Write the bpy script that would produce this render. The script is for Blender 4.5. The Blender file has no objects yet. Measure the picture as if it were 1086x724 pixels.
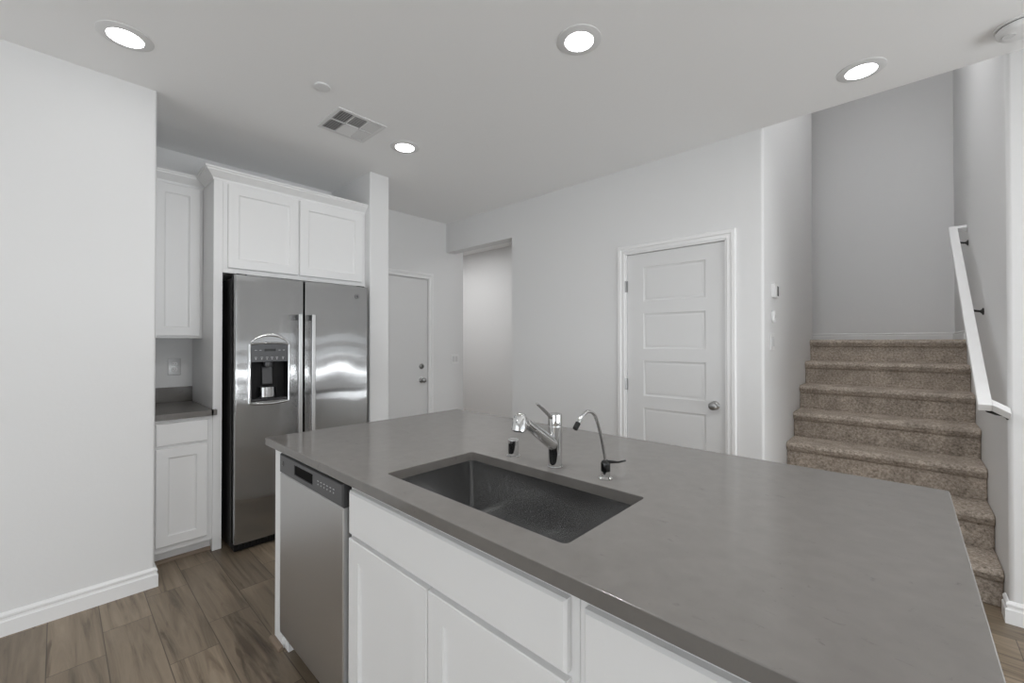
import bpy, bmesh, math, random
from mathutils import Vector, Matrix

PI = math.pi
scene = bpy.context.scene
COL = scene.collection

# ------------------------------------------------------------------ camera
F_PX, IMG_W, IMG_H = 448.5, 1086.0, 724.0
YAW = math.atan2(417.0, F_PX)
PITCH = math.radians(0.4)
HORIZON = 363.0
cam_data = bpy.data.cameras.new('camera')
cam = bpy.data.objects.new('camera', cam_data)
COL.objects.link(cam)
cam_data.sensor_fit = 'HORIZONTAL'
cam_data.sensor_width = 36.0
cam_data.lens = F_PX / IMG_W * 36.0
cam_data.clip_start = 0.02
cam_data.shift_y = (HORIZON - IMG_H / 2 - F_PX * math.tan(PITCH)) / IMG_W
cam.location = (0, 0, 1.345)
cam.rotation_euler = (PI / 2 + PITCH, 0, YAW)
scene.camera = cam

# ------------------------------------------------------------------ view, world, daylight
scene.view_settings.view_transform = 'Standard'
scene.view_settings.look = 'None'
scene.view_settings.gamma = 1.0
scene.view_settings.use_curve_mapping = False
scene.view_settings.exposure = 0.0
scene.cycles.use_denoising = True
scene.cycles.max_bounces = 12
scene.cycles.diffuse_bounces = 7
scene.cycles.sample_clamp_indirect = 8.0

world = bpy.data.worlds.new('sky')
scene.world = world
world.use_nodes = True
world.node_tree.nodes['Background'].inputs[0].default_value = (0.92, 0.965, 1.0, 1)
world.node_tree.nodes['Background'].inputs[1].default_value = 1.8

LAMP_STRENGTH = 13.0


def area_light(name, loc, rot, sx, sy, power, color=(0.93, 0.97, 1.0)):
    l = bpy.data.lights.new(name, 'AREA')
    l.shape = 'RECTANGLE'
    l.size, l.size_y, l.energy = sx, sy, power
    l.color = color
    o = bpy.data.objects.new(name, l)
    o.location, o.rotation_euler = loc, rot
    COL.objects.link(o)
    return o


# daylight standing just outside the glazed openings of the living room
EAST_X, REAR_Y = 4.6, -4.6
# (sky and sunlit ground send it upwards into the room)
area_light('daylight_east', (EAST_X + 0.5, 0.9, 0.5), (0, PI / 2 + math.radians(60), 0), 1.6, 4.4, 262)
area_light('daylight_rear', (0.2, REAR_Y - 0.5, 0.5), (PI / 2 + math.radians(60), 0, 0), 5.4, 1.6, 55)
# passage lamp; then unseen fills added to brighten stairwell and hall wall
area_light('passage_lamp', (-4.9, 3.35, 2.70), (0, 0, 0), 0.8, 0.8, 17, (1.0, 1.0, 1.0))
area_light('stairwell_fill', (-0.45, 3.6, 4.55), (0, 0, 0), 0.4, 0.4, 20, (1.0, 1.0, 1.0))
area_light('hall_fill', (-2.75, 4.0, 2.71), (0, 0, 0), 0.16, 0.16, 7, (1.0, 1.0, 1.0))
# two unseen fill lights added at ceiling height to brighten the island top
area_light('ceiling_fill', (-1.2, 0.8, 2.73), (0, 0, 0), 0.14, 0.14, 14, (1.0, 1.0, 1.0))
area_light('ceiling_fill', (0.4, 1.2, 2.73), (0, 0, 0), 0.14, 0.14, 15, (1.0, 1.0, 1.0))

# ------------------------------------------------------------------ materials


def new_mat(name, color, rough=0.5, metal=0.0, spec=0.5):
    m = bpy.data.materials.new(name)
    m.use_nodes = True
    b = m.node_tree.nodes['Principled BSDF']
    if not isinstance(color, (tuple, list)):
        color = (color, color, color)
    b.inputs['Base Color'].default_value = (*color, 1)
    b.inputs['Roughness'].default_value = rough
    b.inputs['Metallic'].default_value = metal
    b.inputs['Specular IOR Level'].default_value = spec
    return m


def nd(m, kind, **kw):
    n = m.node_tree.nodes.new(kind)
    for k, v in kw.items():
        setattr(n, k, v)
    return n


def lk(m, a, b):
    m.node_tree.links.new(a, b)


def bsdf(m):
    return m.node_tree.nodes['Principled BSDF']


def add_bump(m, scale, strength, dist=0.001, detail=3.0, coord='Object', stretch=None):
    tc = nd(m, 'ShaderNodeTexCoord')
    nz = nd(m, 'ShaderNodeTexNoise')
    nz.inputs['Scale'].default_value = scale
    nz.inputs['Detail'].default_value = detail
    src = tc.outputs[coord]
    if stretch:
        mp = nd(m, 'ShaderNodeMapping')
        mp.inputs['Scale'].default_value = stretch
        lk(m, src, mp.inputs[0])
        src = mp.outputs[0]
    lk(m, src, nz.inputs['Vector'])
    bp = nd(m, 'ShaderNodeBump')
    bp.inputs['Strength'].default_value = strength
    bp.inputs['Distance'].default_value = dist
    lk(m, nz.outputs[0], bp.inputs['Height'])
    lk(m, bp.outputs[0], bsdf(m).inputs['Normal'])
    return nz, bp


M = {}
M['wall'] = new_mat('wall_paint', 0.755, 0.55, spec=0.35)
add_bump(M['wall'], 55, 0.12, 0.003)
M['ceiling'] = new_mat('ceiling_paint', 0.90, 0.8, spec=0.2)
add_bump(M['ceiling'], 45, 0.10, 0.003)
M['trim'] = new_mat('white_trim_paint', 0.83, 0.35)
M['door'] = new_mat('white_door_paint', 0.71, 0.4)
add_bump(M['door'], 14, 0.06, 0.002, stretch=(12, 12, 0.6))
M['cabinet'] = new_mat('white_cabinet_paint', 0.81, 0.38)
M['plastic'] = new_mat('white_plastic', 0.80, 0.3)
M['plastic_grey'] = new_mat('pale_grey_plastic', 0.64, 0.35)
M['film'] = new_mat('glossy_white_plastic', 0.55, 0.10)
M['black'] = new_mat('black_plastic', 0.008, 0.5, spec=0.25)
M['recess'] = new_mat('pocket_shade', 0.003, 0.7, spec=0.08)
M['highlight_chrome'] = new_mat('highlight_chrome', 0.9, 0.16, 1.0)
M['gloss_black'] = new_mat('gloss_black_plastic', 0.008, 0.12)
M['case'] = new_mat('dark_grey_appliance_case', 0.018, 0.45)
M['charcoal'] = new_mat('charcoal_control_panel', (0.085, 0.085, 0.088), 0.28, 0.6)
M['chrome'] = new_mat('polished_chrome', 0.66, 0.05, 1.0)
M['nickel'] = new_mat('satin_nickel', 0.42, 0.28, 1.0)
M['bronze'] = new_mat('dark_metal', 0.05, 0.35, 0.8)
M['shade_backing'] = new_mat('shade_grey', 0.17, 0.8)
M['vent'] = new_mat('white_enamel', 0.74, 0.4)
M['glow'] = new_mat('lit_led_diffuser', 0.9, 0.5)
bsdf(M['glow']).inputs['Emission Color'].default_value = (1, 1, 1, 1)
bsdf(M['glow']).inputs['Emission Strength'].default_value = LAMP_STRENGTH
M['legend'] = new_mat('pale_print', 0.55, 0.4)
M['shoe'] = new_mat('brown_wood_moulding', (0.22, 0.165, 0.12), 0.5)


def steel(name, base, rough, scatter, wave, axis=(0, 1, 0)):
    """Brushed sheet: fine brush lines tip the normal sideways along axis, slow ripples tip it up and down."""
    m = new_mat(name, base, rough, 1.0)
    b = bsdf(m)
    tc = nd(m, 'ShaderNodeTexCoord')
    geo = nd(m, 'ShaderNodeNewGeometry')
    mp = nd(m, 'ShaderNodeMapping')
    mp.inputs['Scale'].default_value = (4000, 4000, 4000)
    lk(m, tc.outputs['Object'], mp.inputs[0])
    n1 = nd(m, 'ShaderNodeTexWhiteNoise', noise_dimensions='3D')
    lk(m, mp.outputs[0], n1.inputs['Vector'])
    s1 = nd(m, 'ShaderNodeMath', operation='SUBTRACT')
    lk(m, n1.outputs[0], s1.inputs[0])
    s1.inputs[1].default_value = 0.5
    m1 = nd(m, 'ShaderNodeMath', operation='MULTIPLY')
    lk(m, s1.outputs[0], m1.inputs[0])
    m1.inputs[1].default_value = scatter
    v1 = nd(m, 'ShaderNodeVectorMath', operation='SCALE')
    v1.inputs[0].default_value = axis
    lk(m, m1.outputs[0], v1.inputs['Scale'])
    n2 = nd(m, 'ShaderNodeTexNoise')
    n2.inputs['Scale'].default_value = 2.6
    n2.inputs['Detail'].default_value = 0.5
    lk(m, tc.outputs['Object'], n2.inputs['Vector'])
    s2 = nd(m, 'ShaderNodeMath', operation='SUBTRACT')
    lk(m, n2.outputs[0], s2.inputs[0])
    s2.inputs[1].default_value = 0.5
    m2 = nd(m, 'ShaderNodeMath', operation='MULTIPLY')
    lk(m, s2.outputs[0], m2.inputs[0])
    m2.inputs[1].default_value = wave
    v2 = nd(m, 'ShaderNodeVectorMath', operation='SCALE')
    v2.inputs[0].default_value = (0, 0, 1)
    lk(m, m2.outputs[0], v2.inputs['Scale'])
    a1 = nd(m, 'ShaderNodeVectorMath', operation='ADD')
    lk(m, geo.outputs['Normal'], a1.inputs[0])
    lk(m, v1.outputs[0], a1.inputs[1])
    a2 = nd(m, 'ShaderNodeVectorMath', operation='ADD')
    lk(m, a1.outputs[0], a2.inputs[0])
    lk(m, v2.outputs[0], a2.inputs[1])
    nn = nd(m, 'ShaderNodeVectorMath', operation='NORMALIZE')
    lk(m, a2.outputs[0], nn.inputs[0])
    lk(m, nn.outputs[0], b.inputs['Normal'])
    return m


M['fridge_steel'] = steel('brushed_stainless_door', 0.40, 0.06, 0.85, 0.05)
M['dish_steel'] = steel('brushed_stainless_panel', 0.60, 0.36, 0.5, 0.02, (1, 0, 0))
M['sink_steel'] = steel('satin_sink_steel', 0.52, 0.20, 0.16, 0.28, (0.6, 0.6, 0.3))
M['handle_steel'] = new_mat('brushed_handle_metal', 0.55, 0.25, 1.0)


def quartz():
    m = new_mat('grey_quartz', (0.15, 0.143, 0.135), 0.10)
    tc = nd(m, 'ShaderNodeTexCoord')
    n1 = nd(m, 'ShaderNodeTexNoise')
    n1.inputs['Scale'].default_value = 22
    n1.inputs['Detail'].default_value = 5
    n1.inputs['Distortion'].default_value = 0.3
    lk(m, tc.outputs['Object'], n1.inputs['Vector'])
    r1 = nd(m, 'ShaderNodeValToRGB')
    r1.color_ramp.elements[0].position, r1.color_ramp.elements[0].color = 0.3, (0.160, 0.151, 0.141, 1)
    r1.color_ramp.elements[1].position, r1.color_ramp.elements[1].color = 0.7, (0.180, 0.170, 0.159, 1)
    lk(m, n1.outputs[0], r1.inputs[0])
    # short dark veins
    mp = nd(m, 'ShaderNodeMapping')
    mp.inputs['Scale'].default_value = (1.0, 2.2, 1.0)
    mp.inputs['Rotation'].default_value = (0, 0, 0.5)
    lk(m, tc.outputs['Object'], mp.inputs[0])
    n2 = nd(m, 'ShaderNodeTexNoise')
    n2.inputs['Scale'].default_value = 26
    n2.inputs['Detail'].default_value = 5
    n2.inputs['Roughness'].default_value = 0.7
    n2.inputs['Distortion'].default_value = 0.8
    lk(m, mp.outputs[0], n2.inputs['Vector'])
    r2 = nd(m, 'ShaderNodeValToRGB')
    r2.color_ramp.elements[0].position, r2.color_ramp.elements[0].color = 0.30, (0.72, 0.72, 0.72, 1)
    r2.color_ramp.elements[1].position, r2.color_ramp.elements[1].color = 0.37, (1, 1, 1, 1)
    lk(m, n2.outputs[0], r2.inputs[0])
    mx = nd(m, 'ShaderNodeMix', data_type='RGBA', blend_type='MULTIPLY')
    mx.inputs[0].default_value = 1.0
    lk(m, r1.outputs[0], mx.inputs[6])
    lk(m, r2.outputs[0], mx.inputs[7])
    b1 = bsdf(m)
    lk(m, mx.outputs[2], b1.inputs['Base Color'])
    # polished face with a slightly softer haze of the resin under it
    b2 = nd(m, 'ShaderNodeBsdfPrincipled')
    b2.inputs['Roughness'].default_value = 0.29
    lk(m, mx.outputs[2], b2.inputs['Base Color'])
    mix = nd(m, 'ShaderNodeMixShader')
    mix.inputs[0].default_value = 0.32
    lk(m, b1.outputs[0], mix.inputs[1])
    lk(m, b2.outputs[0], mix.inputs[2])
    lk(m, mix.outputs[0], m.node_tree.nodes['Material Output'].inputs['Surface'])
    return m


M['quartz'] = quartz()


def plank_floor():
    m = new_mat('wood_look_plank', (0.13, 0.1, 0.075), 0.42)
    W, L = 0.1757, 0.68

    def math_node(op, a, b=None):
        n = nd(m, 'ShaderNodeMath', operation=op)
        for i, v in enumerate((a, b)):
            if v is None:
                continue
            if isinstance(v, (int, float)):
                n.inputs[i].default_value = v
            else:
                lk(m, v, n.inputs[i])
        return n.outputs[0]
    tc = nd(m, 'ShaderNodeTexCoord')
    sp = nd(m, 'ShaderNodeSeparateXYZ')
    lk(m, tc.outputs['Object'], sp.inputs[0])
    X, Y = sp.outputs[0], sp.outputs[1]
    ry = math_node('DIVIDE', math_node('ADD', Y, 0.025 + W * 60), W)
    row = math_node('FLOOR', ry)
    fy = math_node('FRACT', ry)
    off = math_node('MULTIPLY', math_node('SUBTRACT', row, 61.0), 0.703)
    rx = math_node('SUBTRACT', math_node('DIVIDE', math_node('ADD', X, 0.01 + L * 60), L), off)
    colm = math_node('FLOOR', rx)
    fx = math_node('FRACT', rx)
    cv = nd(m, 'ShaderNodeCombineXYZ')
    lk(m, row, cv.inputs[0])
    lk(m, colm, cv.inputs[1])
    wn = nd(m, 'ShaderNodeTexWhiteNoise', noise_dimensions='3D')
    lk(m, cv.outputs[0], wn.inputs['Vector'])
    # grain coordinates, shifted for each plank
    sh = nd(m, 'ShaderNodeVectorMath', operation='MULTIPLY_ADD')
    lk(m, wn.outputs['Color'], sh.inputs[0])
    sh.inputs[1].default_value = (30, 30, 30)
    lk(m, tc.outputs['Object'], sh.inputs[2])
    mp = nd(m, 'ShaderNodeMapping')
    mp.inputs['Scale'].default_value = (0.9, 12.0, 1.0)
    lk(m, sh.outputs[0], mp.inputs[0])
    g = nd(m, 'ShaderNodeTexNoise')
    g.inputs['Scale'].default_value = 1.6
    g.inputs['Detail'].default_value = 7
    g.inputs['Roughness'].default_value = 0.62
    g.inputs['Distortion'].default_value = 1.1
    lk(m, mp.outputs[0], g.inputs['Vector'])
    ramp = nd(m, 'ShaderNodeValToRGB')
    e = ramp.color_ramp.elements
    e[0].position, e[0].color = 0.27, (0.080, 0.060, 0.041, 1)
    e[1].position, e[1].color = 0.72, (0.285, 0.225, 0.162, 1)
    k = ramp.color_ramp.elements.new(0.45)
    k.color = (0.195, 0.152, 0.107, 1)
    lk(m, g.outputs[0], ramp.inputs[0])
    # dark cracks and knots
    mp2 = nd(m, 'ShaderNodeMapping')
    mp2.inputs['Scale'].default_value = (1.5, 10.0, 1.0)
    lk(m, sh.outputs[0], mp2.inputs[0])
    g2 = nd(m, 'ShaderNodeTexNoise')
    g2.inputs['Scale'].default_value = 1.3
    g2.inputs['Detail'].default_value = 4
    g2.inputs['Distortion'].default_value = 1.2
    lk(m, mp2.outputs[0], g2.inputs['Vector'])
    r2 = nd(m, 'ShaderNodeValToRGB')
    r2.color_ramp.elements[0].position, r2.color_ramp.elements[0].color = 0.27, (0.48, 0.44, 0.41, 1)
    r2.color_ramp.elements[1].position, r2.color_ramp.elements[1].color = 0.36, (1, 1, 1, 1)
    lk(m, g2.outputs[0], r2.inputs[0])
    mx = nd(m, 'ShaderNodeMix', data_type='RGBA', blend_type='MULTIPLY')
    mx.inputs[0].default_value = 1.0
    lk(m, ramp.outputs[0], mx.inputs[6])
    lk(m, r2.outputs[0], mx.inputs[7])
    # plank to plank tone
    tone = nd(m, 'ShaderNodeMapRange')
    tone.inputs['To Min'].default_value = 0.78
    tone.inputs['To Max'].default_value = 1.25
    lk(m, wn.outputs['Value'], tone.inputs[0])
    # seams
    ey = math_node('MULTIPLY', math_node('MINIMUM', fy, math_node('SUBTRACT', 1.0, fy)), W)
    ex = math_node('MULTIPLY', math_node('MINIMUM', fx, math_node('SUBTRACT', 1.0, fx)), L)
    ed = math_node('MINIMUM', ex, ey)
    seam = nd(m, 'ShaderNodeMapRange')
    seam.inputs['From Min'].default_value = 0.0008
    seam.inputs['From Max'].default_value = 0.0022
    seam.inputs['To Min'].default_value = 0.35
    lk(m, ed, seam.inputs[0])
    mx2 = nd(m, 'ShaderNodeVectorMath', operation='SCALE')
    lk(m, mx.outputs[2], mx2.inputs[0])
    lk(m, math_node('MULTIPLY', tone.outputs[0], seam.outputs[0]), mx2.inputs['Scale'])
    lk(m, mx2.outputs[0], bsdf(m).inputs['Base Color'])
    bp = nd(m, 'ShaderNodeBump')
    bp.inputs['Strength'].default_value = 0.4
    bp.inputs['Distance'].default_value = 0.001
    lk(m, seam.outputs[0], bp.inputs['Height'])
    lk(m, bp.outputs[0], bsdf(m).inputs['Normal'])
    return m


M['floor'] = plank_floor()


def carpet():
    m = new_mat('brown_loop_carpet', (0.16, 0.13, 0.105), 0.95, spec=0.05)
    tc = nd(m, 'ShaderNodeTexCoord')
    n1 = nd(m, 'ShaderNodeTexNoise')
    n1.inputs['Scale'].default_value = 75
    n1.inputs['Detail'].default_value = 4
    n1.inputs['Roughness'].default_value = 0.75
    lk(m, tc.outputs['Object'], n1.inputs['Vector'])
    r1 = nd(m, 'ShaderNodeValToRGB')
    r1.color_ramp.elements[0].position, r1.color_ramp.elements[0].color = 0.30, (0.175, 0.144, 0.116, 1)
    r1.color_ramp.elements[1].position, r1.color_ramp.elements[1].color = 0.70, (0.62, 0.54, 0.465, 1)
    lk(m, n1.outputs[0], r1.inputs[0])
    n2 = nd(m, 'ShaderNodeTexNoise')
    n2.inputs['Scale'].default_value = 9
    n2.inputs['Detail'].default_value = 4
    lk(m, tc.outputs['Object'], n2.inputs['Vector'])
    mr = nd(m, 'ShaderNodeMapRange')
    mr.inputs['From Min'].default_value = 0.3
    mr.inputs['From Max'].default_value = 0.7
    mr.inputs['To Min'].default_value = 0.78
    mr.inputs['To Max'].default_value = 1.15
    lk(m, n2.outputs[0], mr.inputs[0])
    sc = nd(m, 'ShaderNodeVectorMath', operation='SCALE')
    lk(m, r1.outputs[0], sc.inputs[0])
    lk(m, mr.outputs[0], sc.inputs['Scale'])
    lk(m, sc.outputs[0], bsdf(m).inputs['Base Color'])
    bp = nd(m, 'ShaderNodeBump')
    bp.inputs['Strength'].default_value = 0.8
    bp.inputs['Distance'].default_value = 0.006
    lk(m, n1.outputs[0], bp.inputs['Height'])
    lk(m, bp.outputs[0], bsdf(m).inputs['Normal'])
    return m


M['carpet'] = carpet()

# ------------------------------------------------------------------ mesh helpers


def obj(name, bm, mat, parent=None, bevel=0.0, loc=None, sharp=32, seg=2):
    bmesh.ops.remove_doubles(bm, verts=bm.verts, dist=1e-6)
    bmesh.ops.recalc_face_normals(bm, faces=bm.faces)
    for f in bm.faces:
        f.smooth = True
    lim = math.radians(sharp)
    for e in bm.edges:
        if len(e.link_faces) != 2 or e.calc_face_angle(0) > lim:
            e.smooth = False
    me = bpy.data.meshes.new(name)
    bm.to_mesh(me)
    bm.free()
    me.materials.append(M[mat] if isinstance(mat, str) else mat)
    o = bpy.data.objects.new(name, me)
    COL.objects.link(o)
    if parent:
        o.parent = parent
    if loc:
        o.location = loc
    if bevel:
        b = o.modifiers.new('edge', 'BEVEL')
        b.width, b.segments, b.limit_method, b.angle_limit = bevel, seg, 'ANGLE', math.radians(40)
        b.harden_normals = True
    wn = o.modifiers.new('flat_normals', 'WEIGHTED_NORMAL')
    wn.weight, wn.keep_sharp = 100, True
    return o


def tag(o, label, cat, group=None):
    o['label'], o['category'] = label, cat
    if group:
        o['group'] = group
    return o


def thing(name, label, cat, loc=(0, 0, 0), rz=0.0, group=None):
    o = bpy.data.objects.new(name, None)
    o.empty_display_size = 0.05
    COL.objects.link(o)
    o.location, o.rotation_euler = loc, (0, 0, rz)
    return tag(o, label, cat, group)


def struct(name, bm, mat, bevel=0.0, parent=None):
    o = obj(name, bm, mat, parent, bevel)
    o['kind'] = 'structure'
    return o


def B():
    return bmesh.new()


def box(bm, x0, x1, y0, y1, z0, z1):
    v = [bm.verts.new(p) for p in ((x0, y0, z0), (x1, y0, z0), (x1, y1, z0), (x0, y1, z0),
                                   (x0, y0, z1), (x1, y0, z1), (x1, y1, z1), (x0, y1, z1))]
    for f in ((0, 3, 2, 1), (4, 5, 6, 7), (0, 1, 5, 4), (1, 2, 6, 5), (2, 3, 7, 6), (3, 0, 4, 7)):
        bm.faces.new([v[i] for i in f])
    return bm


def boxes(*bs):
    bm = B()
    for b in bs:
        box(bm, *b)
    return bm


def rounded(pts, radii, n=6):
    """Polygon with its corners rounded; radii is a number or one per corner."""
    out = []
    N = len(pts)
    for i, p in enumerate(pts):
        r = radii[i] if isinstance(radii, (list, tuple)) else radii
        p = Vector(p)
        if r <= 0:
            out.append(tuple(p))
            continue
        a = (Vector(pts[i - 1]) - p).normalized()
        b = (Vector(pts[(i + 1) % N]) - p).normalized()
        ang = a.angle(b)
        d = r / math.tan(ang / 2)
        c = p + (a + b).normalized() * (r / math.sin(ang / 2))
        s, e = p + a * d - c, p + b * d - c
        t = s.angle(e)
        for k in range(n + 1):
            f = k / n
            q = (s * math.sin((1 - f) * t) + e * math.sin(f * t)) / math.sin(t)
            out.append(tuple(c + q))
    return out


def prism(bm, pts, a0, a1, axis='z'):
    """Extrude a 2-D polygon. axis z: (x,y); x: (y,z); y: (x,z)."""
    def P(p, a):
        return {'z': (p[0], p[1], a), 'x': (a, p[0], p[1]), 'y': (p[0], a, p[1])}[axis]
    lo = [bm.verts.new(P(p, a0)) for p in pts]
    hi = [bm.verts.new(P(p, a1)) for p in pts]
    n = len(pts)
    for i in range(n):
        bm.faces.new((lo[i], lo[(i + 1) % n], hi[(i + 1) % n], hi[i]))
    bm.faces.new(lo[::-1])
    bm.faces.new(hi)
    return bm


def lathe(bm, prof, n=32, mat=None):
    """Revolve (r, z) about local Z; closes at r = 0."""
    rings = []
    for r, z in prof:
        if r < 1e-6:
            rings.append([bm.verts.new((0, 0, z))])
        else:
            rings.append([bm.verts.new((r * math.cos(2 * PI * k / n), r * math.sin(2 * PI * k / n), z)) for k in range(n)])
    for a, b in zip(rings, rings[1:]):
        for k in range(n):
            k2 = (k + 1) % n
            if len(a) == 1 and len(b) == 1:
                continue
            if len(a) == 1:
                bm.faces.new((a[0], b[k], b[k2]))
            elif len(b) == 1:
                bm.faces.new((a[k], b[0], a[k2]))
            else:
                bm.faces.new((a[k], b[k], b[k2], a[k2]))
    if mat is not None:
        bmesh.ops.transform(bm, matrix=mat, verts=[v for r in rings for v in r])
    return bm


def tube(bm, pts, rad, n=16, caps=True):
    """Tube along points; rad a number or one per point, each may be (ru, rv)."""
    pts = [Vector(p) for p in pts]
    T = [(pts[min(i + 1, len(pts) - 1)] - pts[max(i - 1, 0)]).normalized() for i in range(len(pts))]
    up = Vector((0, 0, 1)) if abs(T[0].z) < 0.95 else Vector((1, 0, 0))
    u = T[0].cross(up).normalized()
    rings = []
    for i, p in enumerate(pts):
        u = (u - T[i] * u.dot(T[i])).normalized()
        v = T[i].cross(u)
        r = rad[i] if isinstance(rad, (list, tuple)) else rad
        ru, rv = r if isinstance(r, tuple) else (r, r)
        rings.append([bm.verts.new(p + u * ru * math.cos(2 * PI * k / n) + v * rv * math.sin(2 * PI * k / n)) for k in range(n)])
    for a, b in zip(rings, rings[1:]):
        for k in range(n):
            bm.faces.new((a[k], a[(k + 1) % n], b[(k + 1) % n], b[k]))
    if caps:
        bm.faces.new(rings[0][::-1])
        bm.faces.new(rings[-1])
    return bm


def slab(bm, x0, x1, z0, z1, t, panels=(), rings=(), ch=0.002, y=0.0):
    """Door or drawer front, face at y looking to -Y, with sunk panels.
    panels (xa, xb, za, zb) share one set of x cuts; rings = (inset, depth) steps."""
    def q(*c):
        bm.faces.new([bm.verts.new(p) for p in c])

    def ring(a, b):
        (ax0, ax1, az0, az1, ay), (bx0, bx1, bz0, bz1, by) = a, b
        A = ((ax0, ay, az0), (ax1, ay, az0), (ax1, ay, az1), (ax0, ay, az1))
        C = ((bx0, by, bz0), (bx1, by, bz0), (bx1, by, bz1), (bx0, by, bz1))
        for i in range(4):
            j = (i + 1) % 4
            q(A[i], A[j], C[j], C[i])
    ring((x0, x1, z0, z1, y + t), (x0, x1, z0, z1, y + ch))
    ring((x0, x1, z0, z1, y + ch), (x0 + ch, x1 - ch, z0 + ch, z1 - ch, y))
    q((x0, y + t, z0), (x0, y + t, z1), (x1, y + t, z1), (x1, y + t, z0))
    xs = sorted({x0 + ch, x1 - ch} | {v for p in panels for v in p[:2]})
    zs = sorted({z0 + ch, z1 - ch} | {v for p in panels for v in p[2:]})
    for xa, xb in zip(xs, xs[1:]):
        for za, zb in zip(zs, zs[1:]):
            if any(abs(p[0] - xa) < 1e-7 and abs(p[2] - za) < 1e-7 for p in panels):
                cur = (xa, xb, za, zb, y)
                for ins, dep in rings:
                    nxt = (xa + ins, xb - ins, za + ins, zb - ins, y + dep)
                    ring(cur, nxt)
                    cur = nxt
                q((cur[0], cur[4], cur[2]), (cur[1], cur[4], cur[2]), (cur[1], cur[4], cur[3]), (cur[0], cur[4], cur[3]))
            else:
                q((xa, y, za), (xb, y, za), (xb, y, zb), (xa, y, zb))
    return bm


SHAKER = ((0.001, 0.004), (0.008, 0.0105), (0.010, 0.011))


def shaker(x0, x1, z0, z1, stile=0.062, t=0.019, y=-0.019):
    return slab(B(), x0, x1, z0, z1, t, [(x0 + stile, x1 - stile, z0 + stile, z1 - stile)], SHAKER, 0.003, y)


def moulding(bm, prof, path):
    """Sweep (out, z) profile along a plan path of right-angled turns, out = to the right of travel."""
    P = [Vector(p) for p in path]
    cols = []
    for i, p in enumerate(P):
        ns = []
        if i > 0:
            d = (P[i] - P[i - 1]).normalized()
            ns.append(Vector((d.y, -d.x)))
        if i < len(P) - 1:
            d = (P[i + 1] - P[i]).normalized()
            ns.append(Vector((d.y, -d.x)))
        off = ns[0] if len(ns) == 1 else (ns[0] + ns[1]) / (1 + ns[0].dot(ns[1]))
        cols.append([bm.verts.new((p.x + off.x * d_, p.y + off.y * d_, z_)) for d_, z_ in prof])
    n = len(prof)
    for a, b in zip(cols, cols[1:]):
        for k in range(n):
            bm.faces.new((a[k], b[k], b[(k + 1) % n], a[(k + 1) % n]))
    bm.faces.new(cols[0])
    bm.faces.new(cols[-1][::-1])
    return bm


def casing(bm, x0, x1, zt, prof):
    """Mitred three-sided door casing on a wall face at y = 0; prof = (out from opening, proud)."""
    cols = [[bm.verts.new(c) for c in ((x0 - d, -p, 0), (x0 - d, -p, zt + d), (x1 + d, -p, zt + d), (x1 + d, -p, 0))] for d, p in prof]
    n = len(cols)
    for k in range(n):
        a, b = cols[k], cols[(k + 1) % n]
        for i in range(3):
            bm.faces.new((a[i], a[i + 1], b[i + 1], b[i]))
    bm.faces.new([c[0] for c in cols])
    bm.faces.new([c[3] for c in cols][::-1])
    return bm


RX = Matrix.Rotation(PI / 2, 4, 'X')        # local Z -> -Y (towards the viewer of a front)

# ------------------------------------------------------------------ the room
CEIL = 2.74
KX, HX, YD = -3.90, -3.96, 3.12             # kitchen back wall, hall wall, pantry door wall
LWX, LWY = -3.04, 0.372                      # left wall face and its end
SL, SR, SY1, SEND = -0.67, 0.36, 5.10, 6.05   # stair walls, end of left stair wall, landing wall
UP = 4.6                                     # height of the stair shaft

struct('floor', boxes((-6.2, EAST_X, REAR_Y, 4.6, -0.1, 0)), 'floor')
struct('ceiling', boxes((-6.2, EAST_X, REAR_Y, YD, CEIL, CEIL + 0.3), (-6.2, SL - 0.12, YD, 4.6, CEIL, CEIL + 0.3)), 'ceiling')

bm = B()
prism(bm, rounded([(KX, REAR_Y), (LWX, REAR_Y), (LWX, LWY), (KX, LWY)], [0, 0, 0.012, 0]), 0, CEIL)
struct('wall_left', bm, 'wall')
struct('wall_kitchen', boxes((KX - 0.25, KX, LWY - 0.1, 1.74, 0, CEIL)), 'wall')
bm = B()
prism(bm, rounded([(-4.1, 1.735), (-3.197, 1.735), (-3.197, 1.91), (-4.1, 1.91)], [0, 0.01, 0.01, 0]), 0, CEIL)
struct('wall_partition', bm, 'wall')

# hall wall with the opening of the flat door
GD0, GD1, GDT = 1.965, 2.868, 2.062
bm = boxes((HX - 0.15, HX, 1.9, GD0, 0, CEIL), (HX - 0.15, HX, GD0, GD1, GDT, CEIL))
prism(bm, rounded([(HX - 0.15, GD1), (HX, GD1), (HX, 3.39), (HX - 0.15, 3.39)], [0, 0, 0.02, 0]), 0, CEIL)
struct('wall_hall', bm, 'wall')
struct('wall_passage', boxes((-6.2, -0.79, 4.45, 4.6, 0, CEIL), (-6.2, -6.05, 1.9, 4.45, 0, CEIL), (-6.2, -4.1, 1.9, 2.0, 0, CEIL)), 'wall')

# wall with the pantry door: pieces around the two openings
PD0, PD1, PDT = -1.648, -0.899, 2.051
HO1, HOT, WT = -2.908, 2.403, 0.125
bm = boxes((HX - 0.1, HO1, YD, YD + WT, HOT, CEIL), (PD0, PD1, YD, YD + WT, PDT, CEIL))
prism(bm, rounded([(HO1, YD), (PD0, YD), (PD0, YD + WT), (HO1, YD + WT)], [0.01, 0, 0, 0.01]), 0, HOT)
box(bm, HO1, PD0, YD, YD + WT, HOT, CEIL)
prism(bm, [(PD1, YD), (SL - 0.125, YD), (SL - 0.125, YD + WT), (PD1, YD + WT)], 0, CEIL)
struct('wall_back', bm, 'wall')

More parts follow.
